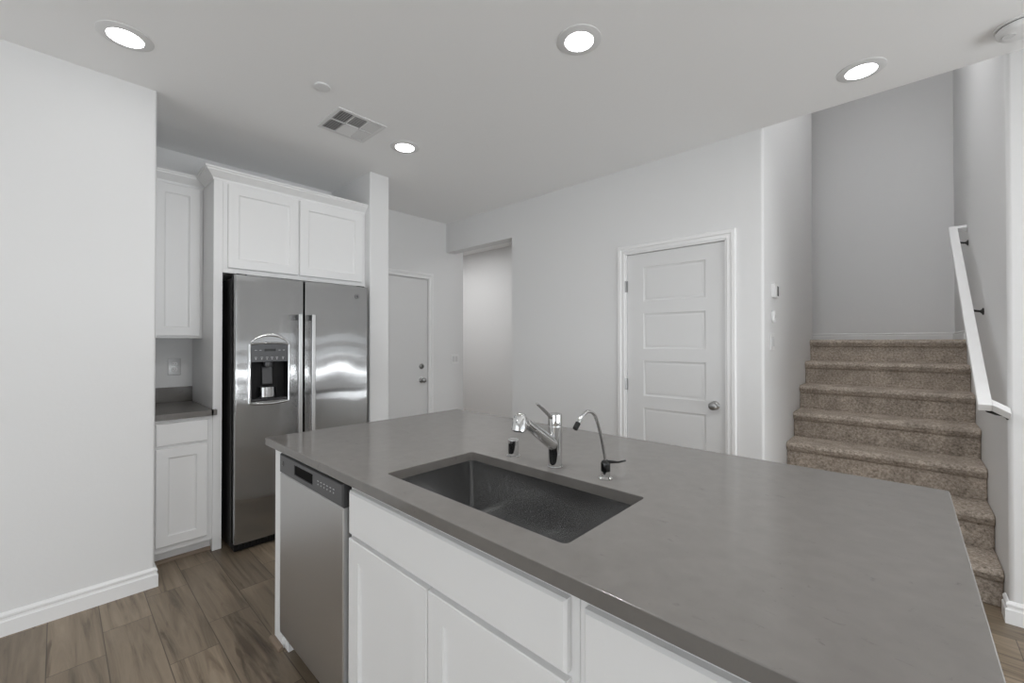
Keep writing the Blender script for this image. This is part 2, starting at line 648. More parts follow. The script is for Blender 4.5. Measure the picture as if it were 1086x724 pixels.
bm = B()
prism(bm, rounded([(SL - 0.125, YD), (SL, YD), (SL, SY1), (SL - 0.125, SY1)], [0, 0.02, 0.02, 0.02]), 0, UP)
struct('wall_stair_left', bm, 'wall')
struct('wall_stair_end', boxes((-2.0, SR + 0.12, SEND, SEND + 0.12, 0, UP)), 'wall')
struct('wall_landing_left', boxes((-2.12, -2.0, SY1 - 0.12, SEND + 0.12, 0, UP)), 'wall')
struct('wall_landing_back', boxes((-2.0, SL - 0.125, SY1 - 0.12, SY1, 0, UP)), 'wall')
bm = B()
prism(bm, rounded([(SR, YD), (SR + 0.12, YD), (SR + 0.12, SEND), (SR, SEND)], [0.02, 0, 0, 0]), 0, UP)
struct('wall_stair_right', bm, 'wall')
NW = (0.95, 3.3, 0.40, 1.47)   # x0 x1 z0 z1 of the opening added for the refrigerator's reflection
struct('wall_right', boxes((SR + 0.1, NW[0], YD, YD + 0.12, 0, CEIL), (NW[1], EAST_X, YD, YD + 0.12, 0, CEIL),
                           (NW[0], NW[1], YD, YD + 0.12, 0, NW[2]), (NW[0], NW[1], YD, YD + 0.12, NW[3], CEIL)), 'wall')
# upper storey above the ceiling edge closes the shaft
struct('wall_upper', boxes((SL - 0.12, SR + 0.12, YD - 0.12, YD, CEIL + 0.02, UP), (-2.1, SR + 0.12, YD - 0.12, SEND + 0.12, UP, UP + 0.1)), 'wall')

# living room behind the camera, glazed on two sides
EW = (-1.4, 2.95, 0.03, 1.56)    # y0 y1 z0 z1
RW = (-2.4, 3.2, 0.06, 2.45)     # x0 x1 z0 z1
struct('wall_east', boxes((EAST_X, EAST_X + 0.15, REAR_Y, EW[0], 0, CEIL), (EAST_X, EAST_X + 0.15, EW[1], YD + 0.12, 0, CEIL),
                          (EAST_X, EAST_X + 0.15, EW[0], EW[1], 0, EW[2]), (EAST_X, EAST_X + 0.15, EW[0], EW[1], EW[3], CEIL)), 'wall')
struct('wall_rear', boxes((-4.0, RW[0], REAR_Y - 0.15, REAR_Y, 0, CEIL), (RW[1], EAST_X + 0.15, REAR_Y - 0.15, REAR_Y, 0, CEIL),
                          (RW[0], RW[1], REAR_Y - 0.15, REAR_Y, 0, RW[2]), (RW[0], RW[1], REAR_Y - 0.15, REAR_Y, RW[3], CEIL)), 'wall')


def window_frame(name, axis, a0, a1, z0, z1, face, cuts, bars):
    bm = B()

    def bb(p0, p1, q0, q1):
        if axis == 'y':
            box(bm, face + 0.02, face + 0.08, p0, p1, q0, q1)
        else:
            a, b = (face - 0.08, face - 0.02) if face < 0 else (face + 0.02, face + 0.08)
            box(bm, p0, p1, a, b, q0, q1)
    t = 0.05
    bb(a0, a1, z0, z0 + t), bb(a0, a1, z1 - t, z1), bb(a0, a0 + t, z0, z1), bb(a1 - t, a1, z0, z1)
    for c in cuts:
        bb(c - 0.03, c + 0.03, z0, z1)
    for zc, h in bars:
        bb(a0, a1, zc - h / 2, zc + h / 2)
    return struct(name, bm, 'trim')


window_frame('window_1', 'y', EW[0], EW[1], EW[2], EW[3], EAST_X, (0.9,), ((0.44, 0.10), (0.84, 0.18), (1.22, 0.14)))
window_frame('window_2', 'x', RW[0], RW[1], RW[2], RW[3], REAR_Y, (-0.6, 1.0), ())

window_frame('added_window', 'x', NW[0], NW[1], NW[2], NW[3], YD, (2.1,), ((0.67, 0.09), (0.95, 0.14), (1.25, 0.11)))  # unseen window added to spread bright bands across the refrigerator doors

# baseboards
BB = [(0, 0), (0.015, 0), (0.015, 0.066), (0.009, 0.071), (0.008, 0.080), (0.012, 0.086), (0.012, 0.094), (0.005, 0.104), (0, 0.106)]
struct('baseboard_left', moulding(B(), BB, [(LWX, REAR_Y), (LWX, LWY), (LWX - 0.1, LWY)]), 'trim')
BR = BB
struct('baseboard_right', moulding(B(), BR, [(EAST_X, YD), (SR, YD), (SR, YD + 0.09)][::-1]), 'trim')
bm = moulding(B(), BB, [(SL - 0.002, YD), (-0.835, YD)][::-1])
moulding(bm, BB, [(-1.712, YD), (HO1, YD)][::-1])
struct('baseboard_back', bm, 'trim')
bm = moulding(B(), BB, [(HX, 3.39), (HX, 2.935)][::-1])
struct('baseboard_hall', bm, 'trim')
LZ = 1.37
bm = moulding(B(), [(d, z * 0.72 + LZ) for d, z in BB], [(-2.0, SEND), (SR, SEND), (SR, 5.0)])
struct('baseboard_landing', bm, 'trim')

# ------------------------------------------------------------------ doors
CAS = [(0, 0), (0, 0.010), (0.008, 0.014), (0.018, 0.011), (0.030, 0.012), (0.036, 0.018), (0.056, 0.018), (0.062, 0.012), (0.062, 0)]

d = thing('door_1', 'white five panel pantry door with round knob, right of the faucets', 'door', (0, YD, 0))
d['kind'] = 'structure'
bm = B()
PX = (-1.503, -1.036)
zs = [(1.667, 1.935), (1.296, 1.571), (0.928, 1.202), (0.558, 0.834), (0.19, 0.466)]
slab(bm, -1.642, -0.905, 0.012, 2.045, 0.035, [(PX[0], PX[1], a, b) for a, b in zs],
     ((0.006, 0.006), (0.014, 0.009), (0.018, 0.0085), (0.030, 0.004)), 0.002, 0.012)
obj('door_leaf', bm, 'door', d)
bm = casing(B(), PD0 - 0.004, PD1 + 0.004, PDT + 0.004, CAS)
box(bm, PD0 - 0.004, PD0 + 0.004, -0.008, 0.10, 0, PDT)
box(bm, PD1 - 0.004, PD1 + 0.004, -0.008, 0.10, 0, PDT)
box(bm, PD0, PD1, -0.008, 0.10, PDT - 0.004, PDT + 0.004)
box(bm, PD0, PD0 + 0.014, 0.05, 0.08, 0, PDT)
box(bm, PD1 - 0.014, PD1, 0.05, 0.08, 0, PDT)
obj('door_casing', bm, 'trim', d)
for zc in (1.793, 1.011, 0.23):
    bm = B()
    tube(bm, [(-1.648, -0.004, zc - 0.045), (-1.648, -0.004, zc + 0.045)], 0.0065, 12)
    box(bm, -1.656, -1.634, 0.004, 0.0105, zc - 0.044, zc + 0.044)
    obj('hinge', bm, 'nickel', d)
bm = lathe(B(), [(0, 0), (0.031, 0), (0.031, 0.004), (0.026, 0.010), (0.012, 0.014), (0.011, 0.030), (0.020, 0.036), (0.0275, 0.046),
                 (0.028, 0.056), (0.022, 0.064), (0.010, 0.067), (0, 0.0675)], 32, Matrix.Translation((-0.975, 0.0125, 0.905)) @ RX)
obj('door_knob', bm, 'nickel', d, sharp=50)
obj('latch_plate', boxes((-0.9065, -0.9035, 0.008, 0.03, 0.875, 0.935)), 'nickel', d)

d = thing('door_2', 'flat white door with a deadbolt, past the refrigerator', 'door', (HX, 0, 0), PI / 2)
d['kind'] = 'structure'
obj('door_leaf', slab(B(), GD0 + 0.005, GD1 - 0.005, 0.012, GDT - 0.006, 0.04, (), (), 0.002, 0.012), 'door', d)
bm = casing(B(), GD0, GD1, GDT, CAS)
box(bm, GD0 - 0.004, GD0 + 0.003, -0.006, 0.1, 0, GDT)
box(bm, GD1 - 0.003, GD1 + 0.004, -0.006, 0.1, 0, GDT)
box(bm, GD0, GD1, -0.006, 0.1, GDT - 0.003, GDT + 0.004)
obj('door_casing', bm, 'trim', d)
T = Matrix.Translation((2.782, 0.012, 1.078)) @ RX
bm = lathe(B(), [(0, 0), (0.031, 0), (0.031, 0.006), (0.025, 0.014), (0.02, 0.016), (0.018, 0.022), (0, 0.023)], 28, T)
box(bm, 2.779, 2.785, -0.016, -0.005, 1.066, 1.090)
obj('deadbolt', bm, 'nickel', d)
T = Matrix.Translation((2.782, 0.012, 0.925)) @ RX
bm = lathe(B(), [(0, 0), (0.032, 0), (0.032, 0.005), (0.026, 0.012), (0.012, 0.016), (0.011, 0.034), (0.021, 0.040), (0.0275, 0.050),
                 (0.027, 0.060), (0.018, 0.068), (0, 0.070)], 28, T)
obj('door_knob', bm, 'nickel', d, sharp=50)

# ------------------------------------------------------------------ stairs
RISE, RUN, NTOP = 1.37 / 7, 0.278, 4.90
st = thing('staircase', 'brown carpeted stairs climbing between white walls on the right', 'stairs', (0, 0, 0))
NR = 0.024
for k in range(7):
    yn = NTOP - RUN * (6 - k)                 # nose
    z1, z0 = RISE * (k + 1), RISE * k
    yb = (SEND - 0.001 if k == 6 else yn + RUN + 0.045)
    x0, x1 = SL + 0.001, SR - 0.001
    # profile (y, z): rounded nosing over a slightly set back riser
    pr = [(yn + 0.032, z0 - (0.03 if k else 0))]
    pr += [(yn + 0.032, z1 - 0.066), (yn + 0.014, z1 - 0.058)]
    for a in range(7):
        t = PI + (PI / 2) * (-a / 6)
        pr.append((yn + 0.028 + 0.028 * math.cos(t), z1 - 0.028 + 0.028 * math.sin(t)))
    pr += [(yb, z1), (yb, pr[0][1])]
    bm = B()
    prism(bm, pr, x0, x1, 'x')
    obj('step', bm, 'carpet', st, bevel=0.006 if k < 6 else 0)
obj('landing', boxes((-1.999, SL + 0.001, SY1 + 0.001, SEND - 0.001, LZ - 0.2, LZ)), 'carpet', st)

hr = thing('handrail', 'white painted handrail climbing the right stair wall', 'handrail', (SR, 3.0, 1.0))


def W(o, *p):
    return [(a - o.location.x, b - o.location.y, c - o.location.z) for a, b, c in p]


xa, xb = 0.258, 0.306
p0, p1 = Vector((0, 3.055, 1.045)), Vector((0, 4.86, 2.27))
dr = (p1 - p0).normalized()
nu = Vector((0, dr.z, -dr.y))        # downwards and forward
th_ = 0.04
A = [p0, p0 + nu * th_ - dr * 0.0, p1 + nu * th_, p1]
bm = B()
prism(bm, [(q.y - 3.0, q.z - 1.0) for q in A], xa - SR, xb - SR, 'x')
obj('rail', bm, 'trim', hr, bevel=0.003)
for nm, q, skew in (('lower_return', p0, -0.055), ('upper_return', p1 - dr * 0.045, 0.0)):
    bm = B()
    sec = [q, q + nu * th_, q + nu * th_ + dr * 0.045, q + dr * 0.045]
    ends = []
    for xq, sh_ in ((xb - SR, 0.0), (-0.0005, skew)):
        ends.append([bm.verts.new((xq, (c + dr * sh_).y - 3.0, (c + dr * sh_).z - 1.0)) for c in sec])
    for i in range(4):
        bm.faces.new((ends[0][i], ends[0][(i + 1) % 4], ends[1][(i + 1) % 4], ends[1][i]))
    bm.faces.new(ends[0])
    bm.faces.new(ends[1][::-1])
    obj(nm, bm, 'trim', hr, bevel=0.003)
for f, dz in ((0.015, 0.035), (0.475, 0.055), (0.945, 0.055)):
    q = p0 + (p1 - p0) * f + nu * th_
    yb, zb = q.y - 3.0, q.z - 1.0
    bm = B()
    lathe(bm, [(0, 0), (0.022, 0), (0.022, 0.005), (0.012, 0.010), (0.010, 0.014), (0, 0.014)], 20,
          Matrix.Translation((-0.0003, yb, zb - dz)) @ Matrix.Rotation(-PI / 2, 4, 'Y'))
    xc = (xa + xb) / 2 - SR
    tube(bm, [(-0.008, yb, zb - dz), (xc * 0.5, yb, zb - dz * 0.9), (xc * 0.85, yb, zb - dz * 0.6), (xc, yb, zb - 0.002)], 0.007, 10)
    box(bm, xc - 0.012, xc + 0.012, yb - 0.03, yb + 0.03, zb - 0.006, zb + 0.001)
    obj('bracket', bm, 'bronze', hr)

# ------------------------------------------------------------------ kitchen wall: local x = world y, local -y = world +x
FX = -3.279                                   # cabinet face plane


def kthing(name, label, cat, x, y, z=0.0):
    return thing(name, label, cat, (x, y, z), PI / 2)


CROWN = [(0, 0), (0.004, 0), (0.006, 0.012), (0.014, 0.020), (0.034, 0.040), (0.044, 0.048), (0.046, 0.056), (0.054, 0.060), (0.055, 0.070), (0, 0.070)]

# cabinet above the refrigerator
c = kthing('refrigerator_cabinet', 'white two door cabinet above the refrigerator with its tall end panel', 'cabinet', FX, 0.737, 1.805)
w = 1.735 - 0.737 - 0.001
bm = boxes((0.0005, w, 0.02, 0.61, 0, 0.60))
slab(bm, 0.0005, w, 0, 0.605, 0.02, (), (), 0.001, 0.0)
obj('carcass', bm, 'cabinet', c)
obj('end_panel', boxes((-0.050, 0.0, 0.0, 0.616, -1.805, 0.605)), 'cabinet', c, bevel=0.0015)
obj('cabinet_door', shaker(0.026, 0.466, 0.033, 0.585, 0.06), 'cabinet', c)
obj('cabinet_door', shaker(0.478, 0.962, 0.033, 0.585, 0.06), 'cabinet', c)
bm = moulding(B(), [(a, b + 0.600) for a, b in CROWN], [(-0.0505, 0.236), (-0.0505, 0.0), (w, 0.0)])
obj('crown_moulding', bm, 'cabinet', c)

# narrow wall cabinet on the left
c = kthing('upper_cabinet', 'narrow white wall cabinet above the small counter', 'cabinet', -3.57, LWY, 1.374)
w = 0.687 - LWY - 0.001
bm = boxes((0.001, w, 0.02, 0.325, 0, 1.035))
slab(bm, 0.001, w, 0, 1.035, 0.02, (), (), 0.001, 0.0)
obj('carcass', bm, 'cabinet', c)
obj('cabinet_door', shaker(0.045, 0.296, 0.014, 1.02, 0.058), 'cabinet', c)
bm = moulding(B(), [(a, b + 1.03) for a, b in CROWN], [(0.001, 0.0), (w, 0.0)])
obj('crown_moulding', bm, 'cabinet', c)

# base cabinet under the small counter
c = kthing('base_cabinet', 'narrow white base cabinet left of the refrigerator', 'cabinet', FX, LWY, 0)
bm = boxes((0.001, w, 0.02, 0.61, 0.08, 0.878), (0.001, w, 0.055, 0.07, 0, 0.08))
slab(bm, 0.001, w, 0.08, 0.878, 0.02, (), (), 0.001, 0.0)
obj('carcass', bm, 'cabinet', c)
obj('drawer', slab(B(), 0.03, 0.287, 0.722, 0.856, 0.019, (), (), 0.004, -0.019), 'cabinet', c)
obj('cabinet_door', shaker(0.03, 0.287, 0.118, 0.705, 0.058), 'cabinet', c)
bm = B()
prism(bm, [(0.0545, 0.0005), (0.0345, 0.0005), (0.036, 0.010), (0.045, 0.018), (0.0545, 0.019)], 0.016, w, 'x')
obj('shoe_moulding', bm, 'shoe', c)

ct = thing('small_countertop', 'short grey quartz countertop with backsplash between wall and refrigerator', 'countertop', (KX, LWY, 0.879))
obj('slab', boxes((0.0005, KX * -1 - 3.243, 0.001, 0.3145, 0, 0.035), (0.623, 0.657, 0.30, 0.332, 0, 0.035)), 'quartz', ct, bevel=0.002)
obj('backsplash', boxes((0.0005, 0.02, 0.001, 0.3145, 0.0352, 0.142)), 'quartz', ct, bevel=0.0015)


def wall_plate(name, label, cat, loc, rz, w, h, gangs, kind, mat='plastic'):
    t = thing(name, label, cat, loc, rz)
    bm = B()
    prism(bm, rounded([(-w / 2, -h / 2), (w / 2, -h / 2), (w / 2, h / 2), (-w / 2, h / 2)], 0.005), -0.006, 0, 'y')
    obj('cover_plate', bm, mat, t, bevel=0.002)
    for g in range(gangs):
        xc = (g - (gangs - 1) / 2) * 0.046
        if kind == 'rocker':
            bm = B()
            prism(bm, [(-0.0055, -0.033), (-0.011, -0.033), (-0.0075, 0.033), (-0.0055, 0.033)], xc - 0.0165, xc + 0.0165, 'x')
            obj('rocker', bm, 'plastic_grey', t)
        else:
            for zc in (-0.0195, 0.0195):
                bm = B()
                prism(bm, rounded([(xc - 0.017, zc - 0.014), (xc + 0.017, zc - 0.014), (xc + 0.017, zc + 0.014), (xc - 0.017, zc + 0.014)], 0.010), -0.0085, -0.0055, 'y')
                r = obj('receptacle', bm, 'plastic', t, bevel=0.0008)
                obj('socket_slot', boxes((xc - 0.008, xc - 0.006, -0.0088, -0.007, zc - 0.002, zc + 0.007),
                                         (xc + 0.006, xc + 0.008, -0.0088, -0.007, zc - 0.002, zc + 0.006),
                                         (xc - 0.002, xc + 0.002, -0.0088, -0.007, zc - 0.010, zc - 0.006)), 'bronze', r)
            obj('screw', lathe(B(), [(0, 0), (0.0035, 0), (0.0025, 0.0015), (0, 0.0018)], 12, Matrix.Translation((xc, -0.006, 0)) @ RX), 'nickel', t)
    return t


wall_plate('wall_outlet', 'shiny white duplex outlet above the small grey backsplash', 'outlet', (KX + 0.0005, 0.582, 1.168), PI / 2, 0.076, 0.122, 1, 'outlet', 'film')
wall_plate('light_switch', 'white double switch plate beside the flat door', 'switch', (HX + 0.0005, 3.248, 1.147), PI / 2, 0.115, 0.115, 2, 'rocker')
wall_plate('light_switch', 'white double switch plate lowest on the stair corner wall', 'switch', (SL + 0.0005, 3.335, 1.352), PI / 2, 0.115, 0.118, 2, 'rocker')

t = thing('thermostat', 'white wall thermostat with dark screen, topmost on the stair corner wall', 'thermostat', (SL + 0.0005, 3.375, 1.70), PI / 2)
bm = B()
prism(bm, rounded([(-0.062, -0.047), (0.062, -0.047), (0.062, 0.047), (-0.062, 0.047)], 0.008), -0.024, 0, 'y')
obj('body', bm, 'plastic', t, bevel=0.003)
obj('screen', boxes((0.012, 0.056, -0.0256, -0.022, -0.034, 0.034)), 'gloss_black', t, bevel=0.001)
t = thing('wall_sensor', 'small white oval sensor between the thermostat and the switch plate', 'sensor', (SL + 0.0005, 3.345, 1.523), PI / 2)
bm = B()
prism(bm, rounded([(-0.03, -0.042), (0.03, -0.042), (0.03, 0.042), (-0.03, 0.042)], 0.027, 8), -0.020, 0, 'y')
obj('body', bm, 'plastic', t, bevel=0.006)
obj('button', lathe(B(), [(0, 0), (0.012, 0), (0.012, 0.002), (0.01, 0.003), (0, 0.003)], 20, Matrix.Translation((0, -0.0198, 0)) @ RX), 'plastic_grey', t)

# ------------------------------------------------------------------ refrigerator
FRX, FR0, FRW, FRH = -3.12, 0.768, 0.912, 1.778
fr = kthing('refrigerator', 'stainless side by side refrigerator with ice dispenser in its door', 'refrigerator', FRX, FR0, 0)
obj('case', boxes((0.004, FRW - 0.004, 0.085, 0.74, 0.012, FRH - 0.012)), 'case', fr, bevel=0.004)
DZ0, DZ1, SPL = 0.058, FRH, 0.424            # doors


def fridge_door(x0, x1, bulge):
    """Contoured door: gently bowed front with rounded vertical edges."""
    pts = []
    n = 18
    r = 0.012
    for k in range(n + 1):
        f = k / n
        x = x0 + r + (x1 - x0 - 2 * r) * f
        pts.append((x, -bulge * (1 - (2 * f - 1) ** 2)))
    left = [(x0, r + 0.003), (x0 + r * 0.3, r * 0.3)]
    right = [(x1 - r * 0.3, r * 0.3), (x1, r + 0.003)]
    return [(x0, 0.072)] + left + pts + right + [(x1, 0.072)]


dw, d0 = 0.232, 0.086                         # dispenser opening, local x
DX0, DX1, DZA, DZB, DZC = d0, d0 + dw, 0.957, 1.216, 1.338
BUL = 0.008
bm = B()
# freezer door built round the dispenser opening: three full prisms would seam, so cut the profile
prof = fridge_door(0.002, SPL - 0.003, BUL)


def clip(prof, xa, xb):
    front = prof[1:-1]

    def yat(x):
        for (x0, y0), (x1, y1) in zip(front, front[1:]):
            if x0 <= x <= x1 and x1 > x0:
                return y0 + (y1 - y0) * (x - x0) / (x1 - x0)
        return front[0][1] if x <= front[0][0] else front[-1][1]
    mid = [p for p in front if xa < p[0] < xb]
    return [(xa, 0.072)] + ([(xa, yat(xa))] if xa > prof[0][0] + 1e-6 else [front[0]]) + mid + ([(xb, yat(xb))] if xb < prof[-1][0] - 1e-6 else [front[-1]]) + [(xb, 0.072)]


prism(bm, prof, DZC, DZ1)
prism(bm, prof, DZ0, DZA)
prism(bm, clip(prof, 0.002, DX0), DZA, DZC)
prism(bm, clip(prof, DX1, SPL - 0.003), DZA, DZC)
obj('freezer_door', bm, 'fridge_steel', fr, sharp=45)
bm = B()
prism(bm, fridge_door(SPL + 0.003, FRW - 0.002, BUL), DZ0, DZ1)
obj('fridge_door', bm, 'fridge_steel', fr, sharp=45)
obj('door_gasket', boxes((0.008, SPL - 0.006, 0.0715, 0.086, DZ0 + 0.01, DZ1 - 0.01), (SPL + 0.006, FRW - 0.008, 0.0715, 0.086, DZ0 + 0.01, DZ1 - 0.01)), 'black', fr)
bm = boxes((0.006, FRW - 0.006, 0.02, 0.10, 0.008, DZ0 - 0.004))
for k in range(24):
    xk = 0.03 + k * 0.037
    box(bm, xk, xk + 0.02, 0.014, 0.022, 0.018, 0.042)
obj('toe_grille', bm, 'black', fr, bevel=0.002)
for xk in (0.015, FRW - 0.075):
    obj('hinge_cover', boxes((xk, xk + 0.06, 0.03, 0.12, FRH - 0.012, FRH + 0.012)), 'case', fr, bevel=0.004)
# handles: flat bars on two standoffs
for xc in (SPL - 0.044, SPL + 0.044):
    bm = B()
    H0, H1 = 0.60, 1.54
    pr = rounded([(xc - 0.0135, -0.062), (xc + 0.0135, -0.062), (xc + 0.0135, -0.044), (xc - 0.0135, -0.044)], 0.005, 4)
    prism(bm, pr, H0, H1)
    h = obj('door_handle', bm, 'handle_steel', fr)
    for zc in (H0 + 0.02, H1 - 0.02):
        obj('standoff', boxes((xc - 0.011, xc + 0.011, -0.046, 0.002, zc - 0.02, zc + 0.02)), 'charcoal', h, bevel=0.003)
# badge
bm = lathe(B(), [(0, 0), (0.0175, 0), (0.0175, 0.003), (0.0155, 0.004), (0, 0.004)], 32, Matrix.Translation((0.815, -0.0045, 1.70)) @ RX)
bd = obj('badge', bm, 'charcoal', fr)
bm = B()
for rr in (0.0145, 0.0115):
    lathe(bm, [(rr - 0.0009, 0.004), (rr - 0.0009, 0.0047), (rr + 0.0009, 0.0047), (rr + 0.0009, 0.004)], 32, Matrix.Translation((0.815, -0.0045, 1.70)) @ RX)
for s in (-1, 1):
    pts = [(0.815 + s * 0.0045 + 0.0035 * math.cos(a), -0.0092, 1.70 + 0.005 * math.sin(a)) for a in [k * PI / 8 for k in range(2, 15)]]
    tube(bm, pts, 0.0007, 6)
obj('monogram', bm, 'handle_steel', bd)

# dispenser
cx_ = (DX0 + DX1) / 2
ds = obj('dispenser', boxes((DX0, DX1, 0.066, 0.0705, DZA, DZC), (DX0, DX0 + 0.004, 0.004, 0.066, DZA, DZC), (DX1 - 0.004, DX1, 0.004, 0.066, DZA, DZC),
                            (DX0, DX1, 0.004, 0.066, DZA, DZA + 0.004), (DX0, DX1, 0.004, 0.066, DZC - 0.004, DZC)), 'black', fr)
# control panel with a gently arched top
top = [(DX1 - 0.004 - (dw - 0.008) * k / 12, DZC - 0.010 + 0.010 * (1 - (2 * k / 12 - 1) ** 2)) for k in range(13)]
bm = B()
prism(bm, [(DX0 + 0.004, DZB), (DX1 - 0.004, DZB)] + top, -0.010, 0.05, 'y')
cp = obj('control_panel', bm, 'charcoal', ds, bevel=0.002)
obj('display', boxes((cx_ - 0.034, cx_ + 0.034, -0.0112, -0.009, 1.286, 1.303)), 'gloss_black', ds)
for xk in (-0.085, -0.05, -0.018, 0.012, 0.042, 0.08):
    bm = boxes((cx_ + xk - 0.007, cx_ + xk + 0.007, -0.0108, -0.0095, 1.245, 1.248))
    lathe(bm, [(0, 0), (0.0035, 0), (0.0035, 0.0006), (0, 0.0006)], 12, Matrix.Translation((cx_ + xk, -0.0100, 1.236)) @ RX)
    obj('button', bm, 'legend', ds)
for xk in (-0.085, -0.058, 0.058, 0.085):
    obj('indicator', boxes((cx_ + xk - 0.006, cx_ + xk + 0.006, -0.0108, -0.0095, 1.292, 1.295)), 'legend', ds)
# ice chute, paddle, half-round cup rest, drip tray
bm = lathe(B(), [(0, 0), (0.026, 0), (0.029, 0.01), (0.029, 0.034), (0, 0.034)], 24, Matrix.Translation((cx_, 0.03, DZB - 0.036)))
obj('ice_chute', bm, 'charcoal', ds)
bm = B()
prism(bm, [(0.052, DZB - 0.03), (0.062, DZB - 0.03), (0.050, DZB - 0.155), (0.040, DZB - 0.150)], cx_ - 0.032, cx_ + 0.032, 'x')
obj('paddle', bm, 'charcoal', ds, bevel=0.003)
bm = B()
pts = [(cx_ + 0.058 * math.cos(a), 0.064 - 0.058 * math.sin(a)) for a in [PI * k / 16 for k in range(17)]]
prism(bm, pts, DZA + 0.022, DZA + 0.088)
obj('water_cup_rest', bm, 'handle_steel', ds)
bm = boxes((DX0 + 0.006, DX1 - 0.006, -0.006, 0.062, DZA + 0.004, DZA + 0.014))
for k in range(9):
    box(bm, DX0 + 0.016 + k * 0.0225, DX0 + 0.026 + k * 0.0225, -0.003, 0.056, DZA + 0.014, DZA + 0.018)
obj('drip_tray', bm, 'charcoal', ds, bevel=0.001)
# bright bezel: sides and bottom bead, plus the arched lip above and below
bz = []
r = 0.02
bot = [(DX0 - 0.004 + (dw + 0.008) * k / 12, DZA - 0.008 - 0.010 * (1 - (2 * k / 12 - 1) ** 2)) for k in range(13)]
bm = B()
path = [(DX0 - 0.004, -0.007, DZC - 0.004)] + [(x, -0.008, z) for x, z in bot] + [(DX1 + 0.004, -0.007, DZC - 0.004)]
tube(bm, path, 0.009, 12)
arch = [(DX0 - 0.004 + (dw + 0.008) * k / 16, DZC - 0.006 + 0.010 * (1 - (2 * k / 16 - 1) ** 2)) for k in range(17)]
tube(bm, [(x, -0.008, z) for x, z in arch], 0.007, 10)
obj('bezel', bm, 'chrome', ds)
bm = B()
up_ = [(DX0 + 0.002 + (dw - 0.004) * k / 16, DZC + 0.006 + 0.052 * (1 - (2 * k / 16 - 1) ** 2) ** 0.8) for k in range(17)]
tube(bm, [(x, -0.009, z) for x, z in up_], [0.004 + 0.007 * math.sin(PI * k / 16) for k in range(17)], 12)
obj('arched_lip', bm, 'highlight_chrome', ds)  # crescent reflection built in as a tube of brightened chrome

# ------------------------------------------------------------------ island
IX0, IX1, IY0, IY1 = -2.130, 0.092, 0.645, 1.768
IFY = 0.690                                   # face frame plane
SX0, SX1, SKY0, SKY1 = -1.255, -0.533, 0.742, 1.118


def flat_curve(outer, holes, z0, z1, bev):
    cu = bpy.data.curves.new('outline', 'CURVE')
    cu.dimensions, cu.fill_mode = '2D', 'BOTH'
    cu.extrude = (z1 - z0) / 2 - bev
    cu.bevel_depth, cu.bevel_resolution, cu.offset = bev, 2, -bev
    for loop in [outer] + holes:
        s = cu.splines.new('POLY')
        s.points.add(len(loop) - 1)
        for p, c in zip(s.points, loop):
            p.co = (c[0], c[1], 0, 1)
        s.use_cyclic_u = True
    tmp = bpy.data.objects.new('outline', cu)
    COL.objects.link(tmp)
    dg = bpy.context.evaluated_depsgraph_get()
    me = bpy.data.meshes.new_from_object(tmp.evaluated_get(dg))
    bpy.data.objects.remove(tmp)
    bpy.data.curves.remove(cu)
    bm = bmesh.new()
    bm.from_mesh(me)
    bpy.data.meshes.remove(me)
    bmesh.ops.translate(bm, verts=bm.verts, vec=(0, 0, (z0 + z1) / 2))
    return bm


icx, icy = (IX0 + IX1) / 2, (IY0 + IY1) / 2
sh = lambda pts: [(a - icx, b - icy) for a, b in pts]
outer = sh(rounded([(IX0, IY0), (IX1, IY0), (IX1, IY1), (IX0, IY1)], 0.004, 3))
hole = sh(rounded([(SX0, SKY0), (SX0, SKY1), (SX1, SKY1), (SX1, SKY0)], 0.014, 5))
o = obj('island_countertop', flat_curve(outer, [hole], 0, 0.033, 0.0025), 'quartz', loc=(icx, icy, 0.881), sharp=50)
tag(o, 'large grey quartz island countertop with a sink cut into it', 'countertop')

# sink
sk = thing('kitchen_sink', 'rectangular stainless undermount sink set in the grey island top', 'sink', ((SX0 + SX1) / 2, (SKY0 + SKY1) / 2, 0.66))
hw, hd = (SX1 - SX0) / 2 + 0.004, (SKY1 - SKY0) / 2 + 0.004
zt = 0.8805 - 0.66
bm = B()
loops = []
for ins, z, rad in ((-0.02, zt, 0.03), (0.0, zt, 0.014), (0.0, zt - 0.003, 0.014), (0.002, 0.020, 0.014), (0.006, 0.008, 0.013), (0.016, 0.001, 0.008), (0.05, -0.001, 0.006)):
    lp = rounded([(-hw + ins, -hd + ins), (hw - ins, -hd + ins), (hw - ins, hd - ins), (-hw + ins, hd - ins)], rad, 6)
    loops.append([bm.verts.new((a, b, z)) for a, b in lp])
for a, b in zip(loops, loops[1:]):
    for k in range(len(a)):
        bm.faces.new((a[k], a[(k + 1) % len(a)], b[(k + 1) % len(a)], b[k]))
bm.faces.new(loops[-1])
obj('basin', bm, 'sink_steel', sk, sharp=40)
bm = lathe(B(), [(0.058, -0.0008), (0.056, 0.002), (0.046, 0.001), (0.040, -0.008), (0.012, -0.010), (0, -0.010)], 36, Matrix.Translation((0.0, 0.09, 0)))
obj('drain', bm, 'chrome', sk)

# dishwasher
dwx0, dwx1 = -2.008, -1.410
dwt = thing('dishwasher', 'stainless dishwasher under the left end of the island', 'dishwasher', (dwx0, 0.668, 0))
w = dwx1 - dwx0
obj('tub', boxes((0.006, w - 0.006, 0.06, 0.62, 0.05, 0.862)), 'black', dwt)
bm = slab(B(), 0, w, 0.082, 0.776, 0.045, (), (), 0.004, 0.0)
obj('door_panel', bm, 'dish_steel', dwt)
